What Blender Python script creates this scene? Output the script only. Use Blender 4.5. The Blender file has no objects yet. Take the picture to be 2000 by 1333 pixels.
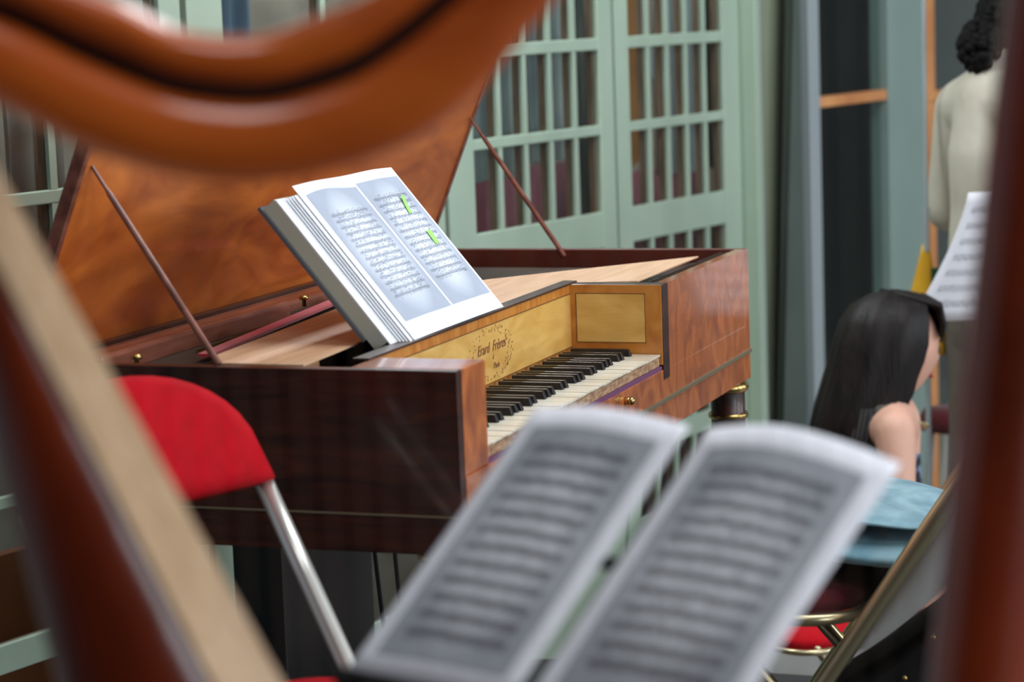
import bpy, bmesh, math, random
from mathutils import Vector, Matrix
import numpy as np
random.seed(4)
S = bpy.context.scene
C = S.collection
V = Vector
PI = math.pi

# ------------------------------------------------------------------ camera
CAM = V((-3.2352, -1.2741, 1.3743)); YAW, PITCH, ROLL = 0.3514, 0.1379, -0.0356
fw = V((math.cos(PITCH)*math.cos(YAW), math.cos(PITCH)*math.sin(YAW), -math.sin(PITCH)))
rt = fw.cross(V((0, 0, 1))).normalized(); up = rt.cross(fw)
c_, s_ = math.cos(ROLL), math.sin(ROLL)
r2 = rt*c_ + up*s_; u2 = up*c_ - rt*s_
cd = bpy.data.cameras.new('camera'); cam = bpy.data.objects.new('camera', cd); C.objects.link(cam)
M = Matrix((r2, u2, -fw)).transposed().to_4x4(); M.translation = CAM
cam.matrix_world = M
cd.sensor_width = 36; cd.lens = 85; cd.clip_end = 100; cd.clip_start = 0.05
cd.dof.use_dof = True; cd.dof.focus_distance = 4.35; cd.dof.aperture_fstop = 3.6
S.camera = cam

# ------------------------------------------------------------------ world, light, exposure
S.view_settings.view_transform = 'Standard'; S.view_settings.look = 'None'
S.view_settings.gamma = 1; S.view_settings.exposure = -0.47
S.view_settings.use_curve_mapping = False
w = bpy.data.worlds.new('world'); S.world = w; w.use_nodes = True
bg = w.node_tree.nodes['Background']; bg.inputs[0].default_value = (.62, .74, .9, 1); bg.inputs[1].default_value = 0.5

def area(name, loc, aim, sx, sy, power, col):
    l = bpy.data.lights.new(name, 'AREA'); l.shape = 'RECTANGLE'; l.size = sx; l.size_y = sy
    l.energy = power; l.color = col
    o = bpy.data.objects.new(name, l); C.objects.link(o); o.location = loc
    o.rotation_euler = (V(aim)-V(loc)).to_track_quat('-Z', 'Z').to_euler()
    return o
DAY = (.86, .93, 1.0)
for i, x in enumerate((-3.6, -0.9, 1.8, 4.5)):
    area('window_daylight', (x, -4.9, 2.0), (x, 0, 2.0), 1.5, 2.6, 120, DAY)
area('skylight_and_fill', (1.0, -1.6, 4.3), (1.0, -1.6, 0), 3.4, 2.2, 190, (.93, .96, 1.0))
area('skylight_and_fill', (-2.9, -.75, 4.27), (-2.9, -.75, 0), 1.3, 1.2, 40, (.93, .96, 1.0))  # added below the closed ceiling to put a highlight on the harp neck
# added fill lamps inside the passage, brightening what hangs behind the door glass
area('passage_fill', (2.80, .92, 2.55), (2.80, .98, .8), 2.0, .10, 110, (.95, .97, 1.0))
area('passage_fill', (1.2, 1.30, 2.55), (1.2, 1.35, .8), 1.6, .10, 14, (.95, .97, 1.0))

# ------------------------------------------------------------------ helpers
ORG = {}
def link(o, parent=None):
    C.objects.link(o)
    if parent is not None: o.parent = parent
    return o
def tag(o, label=None, cat=None, group=None, kind=None):
    if label: o['label'] = label
    if cat: o['category'] = cat
    if group: o['group'] = group
    if kind: o['kind'] = kind
    return o
def thing(name, label, cat, loc=(0, 0, 0), rz=0, group=None, kind=None, scale=1):
    o = bpy.data.objects.new(name, None); link(o); o.location = loc; o.rotation_euler = (0, 0, rz)
    o.scale = (scale,)*3; o.empty_display_size = .1
    ORG[o.name] = V((0, 0, 0)) if (rz or scale != 1) else V(loc)
    return tag(o, label, cat, group, kind)

class MB:
    def __init__(s): s.v = []; s.f = []; s.m = []; s.mi = 0
    def add(s, vs, fs):
        b = len(s.v); s.v += [tuple(v) for v in vs]
        for f in fs: s.f.append([b+i for i in f]); s.m.append(s.mi)
        return s
    def box(s, a, b, rot=None, piv=None):
        x0, y0, z0 = a; x1, y1, z1 = b
        vs = [V((x, y, z)) for x in (x0, x1) for y in (y0, y1) for z in (z0, z1)]
        if rot is not None:
            piv = V(piv); vs = [rot @ (v-piv) + piv for v in vs]
        return s.add(vs, [(0,1,3,2),(4,6,7,5),(0,4,5,1),(2,3,7,6),(0,2,6,4),(1,5,7,3)])
    def frame_box(s, o, ex, ey, ez, a, b):
        # box in the frame o + x*ex + y*ey + z*ez
        vs = [o+ex*x+ey*y+ez*z for x in (a[0], b[0]) for y in (a[1], b[1]) for z in (a[2], b[2])]
        return s.add(vs, [(0,1,3,2),(4,6,7,5),(0,4,5,1),(2,3,7,6),(0,2,6,4),(1,5,7,3)])
    def tube(s, pts, r, n=12, caps=True, flat=None):
        pts = [V(p) for p in pts]; rs = r if isinstance(r, (list, tuple)) else [r]*len(pts)
        vs = []; prev = None
        for i, p in enumerate(pts):
            t = (pts[min(i+1, len(pts)-1)]-pts[max(i-1, 0)]).normalized()
            if prev is None:
                a = V((0, 0, 1)) if abs(t.z) < .9 else V((1, 0, 0))
                prev = (a - t*a.dot(t)).normalized()
            else: prev = (prev - t*prev.dot(t)).normalized()
            q = t.cross(prev)
            for k in range(n):
                th = 2*PI*k/n; vs.append(p + (prev*math.cos(th)+q*math.sin(th))*rs[i])
        fs = [(i*n+k, i*n+(k+1) % n, (i+1)*n+(k+1) % n, (i+1)*n+k) for i in range(len(pts)-1) for k in range(n)]
        if caps: fs += [tuple(range(n))[::-1], tuple((len(pts)-1)*n+k for k in range(n))]
        return s.add(vs, fs)
    def lathe(s, prof, c=(0, 0, 0), n=28, flute=0, sx=1, sy=1):
        c = V(c); vs = []
        for r, z in prof:
            for k in range(n):
                th = 2*PI*k/n; rr = r*(1+flute*(math.cos(th*n/2.) if flute else 0))
                vs.append(c+V((rr*math.cos(th)*sx, rr*math.sin(th)*sy, z)))
        m = len(prof)
        fs = [(i*n+k, i*n+(k+1) % n, (i+1)*n+(k+1) % n, (i+1)*n+k) for i in range(m-1) for k in range(n)]
        fs += [tuple(range(n))[::-1], tuple((m-1)*n+k for k in range(n))]
        return s.add(vs, fs)
    def loft(s, rings, closed=True, caps=True):
        n = len(rings[0]); vs = [v for r in rings for v in r]; kk = n if closed else n-1
        fs = [(i*n+k, i*n+(k+1) % n, (i+1)*n+(k+1) % n, (i+1)*n+k) for i in range(len(rings)-1) for k in range(kk)]
        if caps and closed: fs += [tuple(range(n))[::-1], tuple((len(rings)-1)*n+k for k in range(n))]
        return s.add(vs, fs)
    def prism(s, poly, z0, z1):
        n = len(poly)
        vs = [V((x, y, z0)) for x, y in poly]+[V((x, y, z1)) for x, y in poly]
        return s.add(vs, [tuple(range(n))[::-1], tuple(range(n, 2*n))]+[(i, (i+1) % n, n+(i+1) % n, n+i) for i in range(n)])
    def sphere(s, c, r, nu=16, nv=10):
        c = V(c); rx, ry, rz = r if isinstance(r, (tuple, list)) else (r, r, r)
        rings = []
        for j in range(nv+1):
            ph = PI*j/nv; q = max(math.sin(ph), .001)
            rings.append([c+V((rx*q*math.cos(2*PI*k/nu), ry*q*math.sin(2*PI*k/nu), -rz*math.cos(ph))) for k in range(nu)])
        return s.loft(rings)
    def obj(s, name, mats, parent=None, smooth=False, bevel=0, sub=0, solid=0, label=None, kind=None, local=False):
        if not isinstance(mats, (list, tuple)): mats = [mats]
        vs = [V(v) for v in s.v]
        off = V((0, 0, 0))
        if parent is not None:
            off = V((0, 0, 0)) if local else ORG.get(parent.name, V((0, 0, 0)))
        elif vs and not local:
            xs = [v.x for v in vs]; ys = [v.y for v in vs]; zs = [v.z for v in vs]
            off = V(((min(xs)+max(xs))/2, (min(ys)+max(ys))/2, min(zs)))
        me = bpy.data.meshes.new(name); me.from_pydata([v-off for v in vs], [], s.f); me.validate()
        for m in mats: me.materials.append(m)
        if len(mats) > 1 and len(me.polygons) == len(s.m): me.polygons.foreach_set('material_index', s.m)
        bm = bmesh.new(); bm.from_mesh(me); bmesh.ops.recalc_face_normals(bm, faces=bm.faces); bm.to_mesh(me); bm.free()
        if smooth: me.shade_smooth()
        o = bpy.data.objects.new(name, me); link(o, parent)
        if parent is None: o.location = off; ORG[o.name] = off
        else: ORG[o.name] = off
        if bevel:
            b = o.modifiers.new('b', 'BEVEL'); b.width = bevel; b.segments = 2; b.limit_method = 'ANGLE'
        if solid:
            b = o.modifiers.new('s', 'SOLIDIFY'); b.thickness = solid; b.offset = -1
        if sub:
            b = o.modifiers.new('u', 'SUBSURF'); b.levels = sub; b.render_levels = sub
        if label: o['label'] = label
        if kind: o['kind'] = kind
        return o

# ------------------------------------------------------------------ materials
def lin(c): return tuple(((x/255)/12.92 if x/255 <= .04045 else ((x/255+.055)/1.055)**2.4) for x in c)+(1,)
def mat(name, rgb, rough=.5, metal=0, coat=0, var=0.0, vs=8, rgb2=None, scale=(1, 1, 1), bump=0, bscale=60, spec=.5, sheen=0, rot=(0, 0, 0), dist=0.0, alpha=1, detail=5, stops=(.35, .7)):
    m = bpy.data.materials.new(name); m.use_nodes = True; nt = m.node_tree; N = nt.nodes; L = nt.links
    p = N['Principled BSDF']
    p.inputs['Base Color'].default_value = lin(rgb); p.inputs['Roughness'].default_value = rough
    p.inputs['Metallic'].default_value = metal; p.inputs['Coat Weight'].default_value = coat
    p.inputs['Coat Roughness'].default_value = .08; p.inputs['Specular IOR Level'].default_value = spec
    p.inputs['Sheen Weight'].default_value = sheen
    tc = N.new('ShaderNodeTexCoord'); mp = N.new('ShaderNodeMapping'); L.new(tc.outputs['Object'], mp.inputs[0])
    mp.inputs['Scale'].default_value = scale; mp.inputs['Rotation'].default_value = rot
    if rgb2 is None and var: rgb2 = tuple(x*(1-var) for x in rgb)
    if rgb2 is not None:
        n = N.new('ShaderNodeTexNoise'); n.inputs['Scale'].default_value = vs; n.inputs['Detail'].default_value = detail
        n.inputs['Distortion'].default_value = dist
        L.new(mp.outputs[0], n.inputs['Vector'])
        cr = N.new('ShaderNodeValToRGB'); L.new(n.outputs['Fac'], cr.inputs[0])
        cr.color_ramp.elements[0].position = stops[0]; cr.color_ramp.elements[1].position = stops[1]
        cr.color_ramp.elements[0].color = lin(rgb2); cr.color_ramp.elements[1].color = lin(rgb)
        L.new(cr.outputs[0], p.inputs['Base Color'])
    if bump:
        n2 = N.new('ShaderNodeTexNoise'); n2.inputs['Scale'].default_value = bscale; n2.inputs['Detail'].default_value = 4
        L.new(mp.outputs[0], n2.inputs['Vector'])
        b = N.new('ShaderNodeBump'); b.inputs['Strength'].default_value = bump; b.inputs['Distance'].default_value = .002
        L.new(n2.outputs['Fac'], b.inputs['Height']); L.new(b.outputs[0], p.inputs['Normal'])
    return m

mahog = mat('mahogany end grain panel', (74, 32, 18), .35, coat=.2, rgb2=(40, 16, 10), vs=3, scale=(1, 2, 14), dist=1)
veneer = mat('flame mahogany veneer', (206, 116, 58), .25, coat=.8, rgb2=(142, 70, 36), vs=5, scale=(2.2, 2, 1.2), dist=2.2, stops=(.3, .72))
lidwood = mat('reddish orange lid wood', (220, 122, 48), .3, coat=.35, rgb2=(150, 64, 24), vs=2.4, scale=(1.2, 3, 3), dist=1.5, stops=(.3, .7))
darkwood = mat('dark brown wood', (70, 36, 24), .4, coat=.2, rgb2=(42, 20, 14), vs=6, scale=(1, 6, 6))
rimwood = mat('worn red brown rim wood', (146, 88, 70), .35, coat=.4, rgb2=(104, 56, 42), vs=8, scale=(1, 5, 5))
rimin = mat('red brown inner rim', (108, 48, 34), .4, coat=.2, rgb2=(66, 26, 18), vs=5, scale=(4, 1, 1))
satin = mat('satinwood', (226, 182, 104), .35, coat=.5, rgb2=(206, 156, 76), vs=9, scale=(1, 1, 3.5), dist=1)
satin2 = mat('satinwood crossbanding', (206, 138, 60), .35, coat=.5, rgb2=(178, 104, 36), vs=14, scale=(3, 1, 1), dist=1)
tan = mat('pale spruce board', (226, 188, 154), .5, rgb2=(206, 164, 126), vs=5, scale=(1, 14, 1), coat=.1)
tanedge = mat('board edge', (150, 110, 78), .6)
inlay = mat('dark inlay line', (92, 62, 34), .5)
brass = mat('aged brass', (190, 160, 100), .25, metal=1)
moulding = mat('dull gilt moulding strip', (128, 116, 92), .35, metal=.35)
ivory = mat('ivory key top', (236, 230, 212), .3, coat=.3, rgb2=(218, 208, 186), vs=30, scale=(1, .2, 1))
keywood = mat('limewood key front', (196, 160, 122), .6, rgb2=(140, 98, 70), vs=40, scale=(1, 1, 4))
ebony = mat('ebony sharp', (24, 23, 24), .35, coat=.15)
purple = mat('purple cloth strip', (104, 58, 92), .8)
redfelt = mat('crimson felt', (190, 28, 52), .9, sheen=.4, bump=.3)
black = mat('black interior', (10, 10, 11), .7)
steel = mat('string steel', (120, 118, 110), .35, metal=.9)
soundb = mat('dark soundboard', (70, 52, 36), .5, rgb2=(44, 32, 24), vs=8, scale=(8, 1, 1))
paper = mat('bright white paper', (244, 246, 250), .6, spec=.3)
paper2 = mat('white music paper', (222, 222, 228), .6, spec=.3)
facs_ = mat('grey facsimile tone', (176, 180, 186), .7, rgb2=(160, 164, 172), vs=5)
ink = mat('printed ink', (132, 138, 152), .8)
inkd = mat('black printed ink', (84, 84, 90), .8)
lime = mat('lime sticky note', (168, 228, 120), .7)
cover = mat('grey green book cover', (186, 188, 172), .6)
greyboard = mat('grey desk board', (92, 94, 100), .5)
harpw = mat('harp polished wood', (214, 104, 30), .28, coat=.7, rgb2=(168, 70, 18), vs=3, scale=(1, 1, 2), dist=1)
harpd = mat('harp dark red wood', (132, 44, 10), .32, coat=.5, rgb2=(86, 24, 5), vs=3, scale=(1, 1, 1.5), dist=1)
harpsb = mat('harp spruce soundboard', (190, 158, 124), .4, coat=.3, rgb2=(168, 134, 98), vs=12, scale=(6, 6, 1))
groove = mat('harp groove', (50, 22, 14), .4)
gut = mat('gut string', (120, 100, 82), .4)
redfab = mat('red seat fabric', (184, 6, 24), .95, spec=.2, bump=.4, bscale=300, rgb2=(168, 5, 20), vs=40)
redfab2 = mat('dark red seat fabric', (84, 12, 20), .95, sheen=.2)
gold = mat('champagne metal tube', (190, 176, 140), .28, metal=.85)
silver = mat('pale metal tube', (222, 220, 212), .3, metal=.7)
blackpl = mat('black plastic', (20, 20, 22), .4)
sage = mat('sage green paint', (168, 186, 166), .5, coat=.1, rgb2=(160, 180, 160), vs=4, bump=.1)
sagedk = mat('grey green paint', (142, 162, 154), .5, rgb2=(134, 154, 146), vs=3)
olive = mat('olive grey paint', (134, 142, 118), .7, rgb2=(122, 130, 108), vs=2)
innerw = mat('brown inner sash wood', (158, 126, 104), .6, rgb2=(122, 92, 74), vs=8, scale=(6, 6, 1))
orangew = mat('orange pine transom', (226, 160, 104), .5, rgb2=(200, 130, 80), vs=6)
greypost = mat('blue grey post', (156, 166, 168), .5)
floorm = mat('pale stone floor', (170, 168, 166), .4, rgb2=(150, 148, 146), vs=2)
podm = mat('dark podium covering', (44, 46, 48), .6, rgb2=(34, 36, 38), vs=10)
wallm = mat('plain brown plaster', (84, 72, 62), .8, rgb2=(74, 62, 54), vs=2)
wallg = mat('pale grey plaster', (150, 150, 146), .8, rgb2=(138, 138, 134), vs=2)
ceilm = mat('ceiling plaster', (120, 118, 114), .9, var=.05)
skin = mat('skin', (222, 176, 154), .5, spec=.4, rgb2=(212, 160, 138), vs=8)
skind = mat('warm brown skin', (150, 96, 72), .5, spec=.4, rgb2=(138, 86, 64), vs=8)
hair = mat('dark brown straight hair', (28, 19, 18), .5, rgb2=(12, 9, 9), vs=20, scale=(4, 4, .6), bump=.8, bscale=40, spec=.25)
hairc = mat('black curly hair', (14, 11, 11), .8, spec=.2, rgb2=(7, 6, 6), vs=30, bump=1, bscale=60)
shirtm = mat('off white cotton', (206, 200, 184), .8, rgb2=(186, 180, 164), vs=6, bump=.8, bscale=12)
greytr = mat('grey linen', (112, 106, 98), .9, rgb2=(98, 92, 86), vs=6, bump=.3, bscale=20)
lace = mat('black lace', (22, 22, 24), .9, rgb2=(80, 76, 66), vs=45, stops=(.5, .66))
dressm = mat('blue black patterned cloth', (132, 144, 170), .9, rgb2=(26, 28, 42), vs=28, stops=(.45, .6))
bluef = mat('pale blue velvet', (156, 196, 208), .75, sheen=.3, rgb2=(104, 150, 168), vs=9, bump=1, bscale=9, dist=1.5)
whitecl = mat('white grey cloth', (188, 184, 180), .9, rgb2=(168, 164, 160), vs=6, bump=.4, bscale=14)
blackcl = mat('black cloth', (16, 16, 18), .9)
yellow = mat('yellow cloth', (222, 176, 40), .8, rgb2=(204, 152, 24), vs=6, bump=.5, bscale=15)
darkgr = mat('dark green cloth', (24, 70, 44), .9)
denim = mat('dark denim', (44, 46, 56), .9)
lipm = mat('lip', (176, 96, 92), .5)
eyem = mat('eye dark', (30, 22, 20), .3)
orangeb = mat('orange tan board', (196, 132, 76), .5, rgb2=(176, 112, 60), vs=3)
drape = mat('grey white net drape', (214, 218, 216), .9, rgb2=(150, 156, 160), vs=3, scale=(6, 6, .7))
maroon = mat('maroon cloth', (112, 58, 66), .9, rgb2=(72, 44, 52), vs=4)
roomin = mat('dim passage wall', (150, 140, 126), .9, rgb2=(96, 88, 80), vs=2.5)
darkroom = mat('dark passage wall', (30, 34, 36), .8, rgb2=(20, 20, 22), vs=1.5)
bluegrey = mat('blue grey cloth', (98, 112, 132), .9, var=.2, vs=3)

def glassmat():
    m = bpy.data.materials.new('window glass'); m.use_nodes = True; nt = m.node_tree; N = nt.nodes; L = nt.links
    N.remove(N['Principled BSDF']); out = N['Material Output']
    t = N.new('ShaderNodeBsdfTransparent'); g = N.new('ShaderNodeBsdfGlossy'); g.inputs['Roughness'].default_value = .02
    t.inputs[0].default_value = (.88, .93, .92, 1)
    lw = N.new('ShaderNodeLayerWeight'); lw.inputs[0].default_value = .5; pw_ = N.new('ShaderNodeMath'); pw_.operation = 'POWER'; pw_.inputs[1].default_value = 5; L.new(lw.outputs['Facing'], pw_.inputs[0]); fr = N.new('ShaderNodeMath'); fr.operation = 'MULTIPLY_ADD'; fr.inputs[1].default_value = .5; fr.inputs[2].default_value = .03; L.new(pw_.outputs[0], fr.inputs[0]); mx = N.new('ShaderNodeMixShader')
    L.new(fr.outputs[0], mx.inputs[0]); L.new(t.outputs[0], mx.inputs[1]); L.new(g.outputs[0], mx.inputs[2]); L.new(mx.outputs[0], out.inputs[0])
    return m
glass = glassmat()

# ------------------------------------------------------------------ the setting
POD = -.10; FL = -.45
wa = math.radians(-13); U = V((math.cos(wa), math.sin(wa), 0)); NN = V((-math.sin(wa), math.cos(wa), 0)); P0 = V((1.137, 1.228, 0))
Z = V((0, 0, 1))
def wbox(mb, s0, s1, z0, z1, t0, t1): return mb.frame_box(P0, U, NN, Z, (s0, t0, z0), (s1, t1, z1))

MB().box((-6, -5.4, FL-.1), (9, 5, FL)).obj('floor', floorm, kind='structure')
MB().prism([(-5.2, -4.2), (1.80, -4.2), (1.80, .98), (-2.0, 1.85), (-5.2, 1.85)], FL, POD).obj('trim_1', podm, kind='structure', label='dark low podium under piano and harp')
MB().box((-6.1, -5.4, FL), (-6, 5, 4.3)).obj('wall_left', wallm, kind='structure')
MB().box((9, -5.4, FL), (9.1, 5, 4.3)).obj('wall_right', wallg, kind='structure')
mb = MB()
xs = [-6, -4.5, -2.7, -1.8, 0, .9, 2.7, 3.6, 5.4, 9]
for i in range(0, 10, 2): mb.box((xs[i], -5.0, FL), (xs[i+1], -4.85, 4.3))
for i in range(1, 9, 2):
    mb.box((xs[i], -5.0, FL), (xs[i+1], -4.85, .5)); mb.box((xs[i], -5.0, 3.5), (xs[i+1], -4.85, 4.3))
mb.obj('wall_front', wallg, kind='structure')
for i in range(1, 9, 2):
    m = MB(); a, b = xs[i], xs[i+1]
    for x in (a, (a+b)/2-.03, b-.06): m.box((x, -4.84, .5), (x+.06, -4.78, 3.5))
    for z in (.5, 1.5, 2.5, 3.44): m.box((a, -4.845, z), (b, -4.785, z+.06))
    m.obj('window_%d' % (i//2+3), sage, kind='structure')
mb = MB()
mb.box((-6, -5.4, 4.3), (9, -2.8, 4.4)); mb.box((-6, -.4, 4.3), (9, 5, 4.4)); mb.box((-6, -2.8, 4.3), (-.8, -.4, 4.4)); mb.box((2.8, -2.8, 4.3), (9, -.4, 4.4))
mb.obj('ceiling', ceilm, kind='structure')

# glazed doors along the back
rows = [(FL+.35, .09), (.15, .42), (.445, .70), (.80, 1.012), (1.040, 1.245), (1.278, 1.50), (1.53, 1.76), (1.79, 2.02), (2.05, 2.3)]
def leaf(n, s0, s1, g0, g1, cols, rws, label):
    root = thing('door_%d' % n, label, None, tuple(P0+U*((s0+s1)/2)+Z*(FL)), kind='structure')
    m = MB(); wbox(m, s0, g0, FL, 2.5, 0, .018); wbox(m, g1, s1, FL, 2.5, 0, .018)
    zs = [r for r in rws]
    edges = [FL]+[z for r in zs for z in r]+[2.5]
    for i in range(0, len(edges), 2): wbox(m, g0, g1, edges[i], edges[i+1], .002, .017)
    m.obj('door_frame', sage, root, bevel=.003)
    m = MB(); p = (g1-g0)/cols; m2 = MB(); mg = MB()
    for k in range(1, cols):
        s = g0+p*k
        for a, b in zs:
            if n < 3 and b < .43: continue
            wbox(m, s-.010, s+.010, a, b, .003, .013)
    m.obj('muntin', sage, root)
    for k in range(0, cols+1):
        s = g0+p*k; wbox(m2, s-.009, s+.009, FL+.1, 2.45, .017, .036)
    for i in range(2, len(edges)-1, 2): wbox(m2, g0, g1, edges[i]+.005, edges[i+1]-.005, .018, .035)
    m2.obj('inner_sash', innerw, root, label='brown wooden inner sash')
    for a, b in zs: wbox(mg, g0, g1, a, b, .013, .016)
    mg.obj('glass_pane', glass, root)
leaf(1, -.62, .295, -.4567, .226, 2, rows, 'sage green glazed door at the left edge behind the piano')
leaf(2, .315, 1.262, .435, 1.165, 2, rows, 'sage green glazed door behind the lid of the piano')
leaf(3, 1.280, 2.105, 1.40, 2.03, 5, rows, 'sage green glazed door with clear panes right of the lid')
leaf(4, 2.118, 2.862, 2.194, 2.752, 5, rows, 'sage green glazed door nearest the green corner post')
m = MB(); wbox(m, 2.866, 2.90, FL, 2.5, -.05, .06); wbox(m, 2.90, 2.925, FL, 2.5, -.03, .06)
m.obj('trim_2', sage, kind='structure', bevel=.004, label='light green post beside the right glazed door')
m = MB(); wbox(m, 2.925, 2.965, FL, 2.5, -.02, .06); m.obj('trim_3', greypost, kind='structure', bevel=.004)
m = MB(); wbox(m, 2.965, 3.30, FL, 2.5, .05, .09); m.obj('wall_back', olive, kind='structure')
m = MB(); wbox(m, 3.275, 3.352, FL, 2.5, -.03, .05); m.obj('trim_4', greypost, kind='structure', bevel=.004)
m = MB(); wbox(m, 3.905, 4.20, FL, 2.5, -.02, .05); m.obj('trim_5', sagedk, kind='structure', bevel=.004)
# dark slab inside the recess, its left edge slanting
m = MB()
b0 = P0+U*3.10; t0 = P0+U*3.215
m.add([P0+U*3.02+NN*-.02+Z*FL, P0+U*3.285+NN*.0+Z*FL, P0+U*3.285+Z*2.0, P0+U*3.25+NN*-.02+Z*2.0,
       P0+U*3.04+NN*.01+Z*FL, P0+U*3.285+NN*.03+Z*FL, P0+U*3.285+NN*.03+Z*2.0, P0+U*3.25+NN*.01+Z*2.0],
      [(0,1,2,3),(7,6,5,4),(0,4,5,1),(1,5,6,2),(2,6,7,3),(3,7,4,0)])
tag(m.obj('slanted_slab', mat('dark grey green slab', (82, 94, 86), .7, var=.15, vs=3)), 'dark grey green slab with a slanting edge in the recess beside the pale post', 'board')
for n, (a, b, zt) in enumerate(((3.352, 3.905, 1.03), (4.20, 5.6, 1.005))):
    root = thing('window_%d' % (n+1), 'dark tall window with orange wooden transom', None, tuple(P0+U*a+Z*FL), kind='structure')
    m = MB(); wbox(m, a, b, FL, 2.5, .012, .016); m.obj('glass_pane', glass, root)
    m = MB(); wbox(m, a, b, zt-.017, zt+.018, -.012, .03)
    if n: wbox(m, 4.252, 4.338, FL, 2.5, -.004, .03)
    m.obj('transom', orangew, root, bevel=.003, label='orange wooden bars')
# dim rooms behind the glass
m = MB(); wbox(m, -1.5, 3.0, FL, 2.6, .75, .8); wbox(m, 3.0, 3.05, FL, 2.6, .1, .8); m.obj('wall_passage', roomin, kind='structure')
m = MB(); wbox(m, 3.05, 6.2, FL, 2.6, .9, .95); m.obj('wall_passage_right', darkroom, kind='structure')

def drapeobj(s0, s1, z0, z1, t, mtl, label, cat='curtain', name='net_curtain', amp=.02, group=None):
    m = MB(); n = max(8, int((s1-s0)/.012)); ring = []
    for i in range(n+1):
        s = s0+(s1-s0)*i/n; tt = t+amp*math.sin(i*1.1)+amp*.5*math.sin(i*.37)
        ring.append((s, tt))
    vs = [P0+U*s+NN*tt+Z*z for z in (z0, (z0+z1)/2, z1) for s, tt in ring]
    k = n+1
    m.add(vs, [(j*k+i, j*k+i+1, (j+1)*k+i+1, (j+1)*k+i) for j in range(2) for i in range(n)])
    return tag(m.obj(name, mtl, smooth=True, solid=.004), label, cat, 'net curtains behind the glazed doors' if name == 'net_curtain' and mtl is drape else group)
drapeobj(-.44, -.22, .55, 1.14, .14, bluegrey, 'blue grey cloth behind the leftmost glazed door', 'cloth', 'hanging_cloth')
drapeobj(-.10, .05, .8, 2.2, .14, whitecl, 'white cloth behind glass just left of the raised lid', 'cloth', 'hanging_cloth')
drapeobj(.50, .70, -.3, 2.2, .16, bluegrey, 'blue grey drape behind the glass door above the harp neck', 'curtain')
drapeobj(1.50, 1.78, .92, 2.3, .09, drape, 'grey white net curtain in the left panes right of the lid', 'curtain')
drapeobj(1.82, 1.99, .95, 2.3, .10, drape, 'narrow grey net curtain in the middle panes of the door', 'curtain')
drapeobj(2.03, 2.17, .78, 2.3, .09, drape, 'pale net curtain at the right panes of the middle door', 'curtain')
drapeobj(1.60, 2.30, -.35, .93, .19, maroon, 'maroon cloth low behind the middle glazed door', 'cloth', 'hanging_cloth')
drapeobj(2.385, 2.44, 1.15, 1.27, .062, paper2, 'bright white sheet hanging behind the right glazed door', 'paper', 'hanging_sheet', .004)
drapeobj(2.53, 2.90, .86, 2.3, .10, drape, 'net curtain across the right panes of the right glazed door', 'curtain')
drapeobj(2.35, 2.95, -.35, .87, .19, maroon, 'maroon cloth low behind the right glazed door', 'cloth', 'hanging_cloth')
# rounded tan board (instrument back) behind the right door
m = MB(); pts = [(2.19, 1.9), (2.19, .90)]+[(2.19+.13*math.sin(a), 1.05-.15*math.cos(a)) for a in [PI*k/10/2 for k in range(11)]]+[(2.335, 1.2), (2.30, 1.38), (2.35, 1.9)]
vs = [P0+U*(s+.13)+NN*t+Z*z for t in (.085, .105) for s, z in pts]; n = len(pts)
m.add(vs, [tuple(range(n)), tuple(range(n, 2*n))[::-1]]+[(i, (i+1) % n, n+(i+1) % n, n+i) for i in range(n)])
tag(m.obj('tan_panel', orangeb), 'tan wooden panel with rounded lower corner behind the right glazed door', 'board')
m = MB()
for a, b in ((-.20, .02),): wbox(m, a, b, -.1, .27, .2, .23)
tag(m.obj('wooden_crate', mat('reddish brown box wood', (150, 80, 44), .6, var=.2, vs=4)), 'orange brown wooden box low behind the leftmost glazed door', 'box')

# ------------------------------------------------------------------ square piano
L_, D_, H_, TOP = 1.7, .725, .276, .85
KB0, KB1, CH, REC = .12, 1.05, 1.091, .178
BOT = TOP-H_; MZ = .633
pn = thing('square_piano', 'antique mahogany square piano with raised lid and open keyboard', 'piano', (L_/2, D_/2, POD))
m = MB()
m.box((0, 0, BOT), (.022, D_, TOP))                                      # left end
m.obj('end_panel', mahog, pn, bevel=.002, label='dark brown left end panel')
m = MB(); m.box((L_-.022, 0, BOT), (L_, D_, TOP)); m.obj('end_panel', rimin, pn, bevel=.002)
m = MB(); m.box((.022, D_-.02, BOT), (L_-.022, D_, TOP)); m.obj('back_panel', darkwood, pn)
m = MB(); m.box((.022, .022, BOT), (L_-.022, D_-.02, BOT+.03)); m.obj('bottom_board', darkwood, pn)
m = MB(); m.box((.0225, .0, .69), (KB0, REC, TOP)); m.obj('key_block', veneer, pn, bevel=.002, label='solid mahogany block left of the keys')
m = MB(); m.box((.0225, -.001, BOT), (L_-.022, .022, .69)); m.obj('front_rail', veneer, pn, bevel=.0015)
m = MB(); m.box((CH, -.001, .69), (L_-.022, .02, TOP)); m.box((L_-.0222, -.0012, BOT), (L_+.0005, 0.0005, TOP)); m.obj('front_panel', veneer, pn, label='glossy flame veneer panel right of the keys')
m = MB(); m.box((KB1+.003, -.003, .671), (CH, REC, TOP)); ck = m.obj('cheek', [darkwood], pn, bevel=.002, label='dark front edge of the right cheek')
m = MB(); m.box((KB1, -.001, .70), (KB1+.003, REC, TOP)); m.obj('cheek_facing', satin2, ck)
m = MB(); m.box((KB1-.0006, .03, .741), (KB1, .165, .833)); m.obj('cheek_panel', satin, ck)
m = MB()
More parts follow.
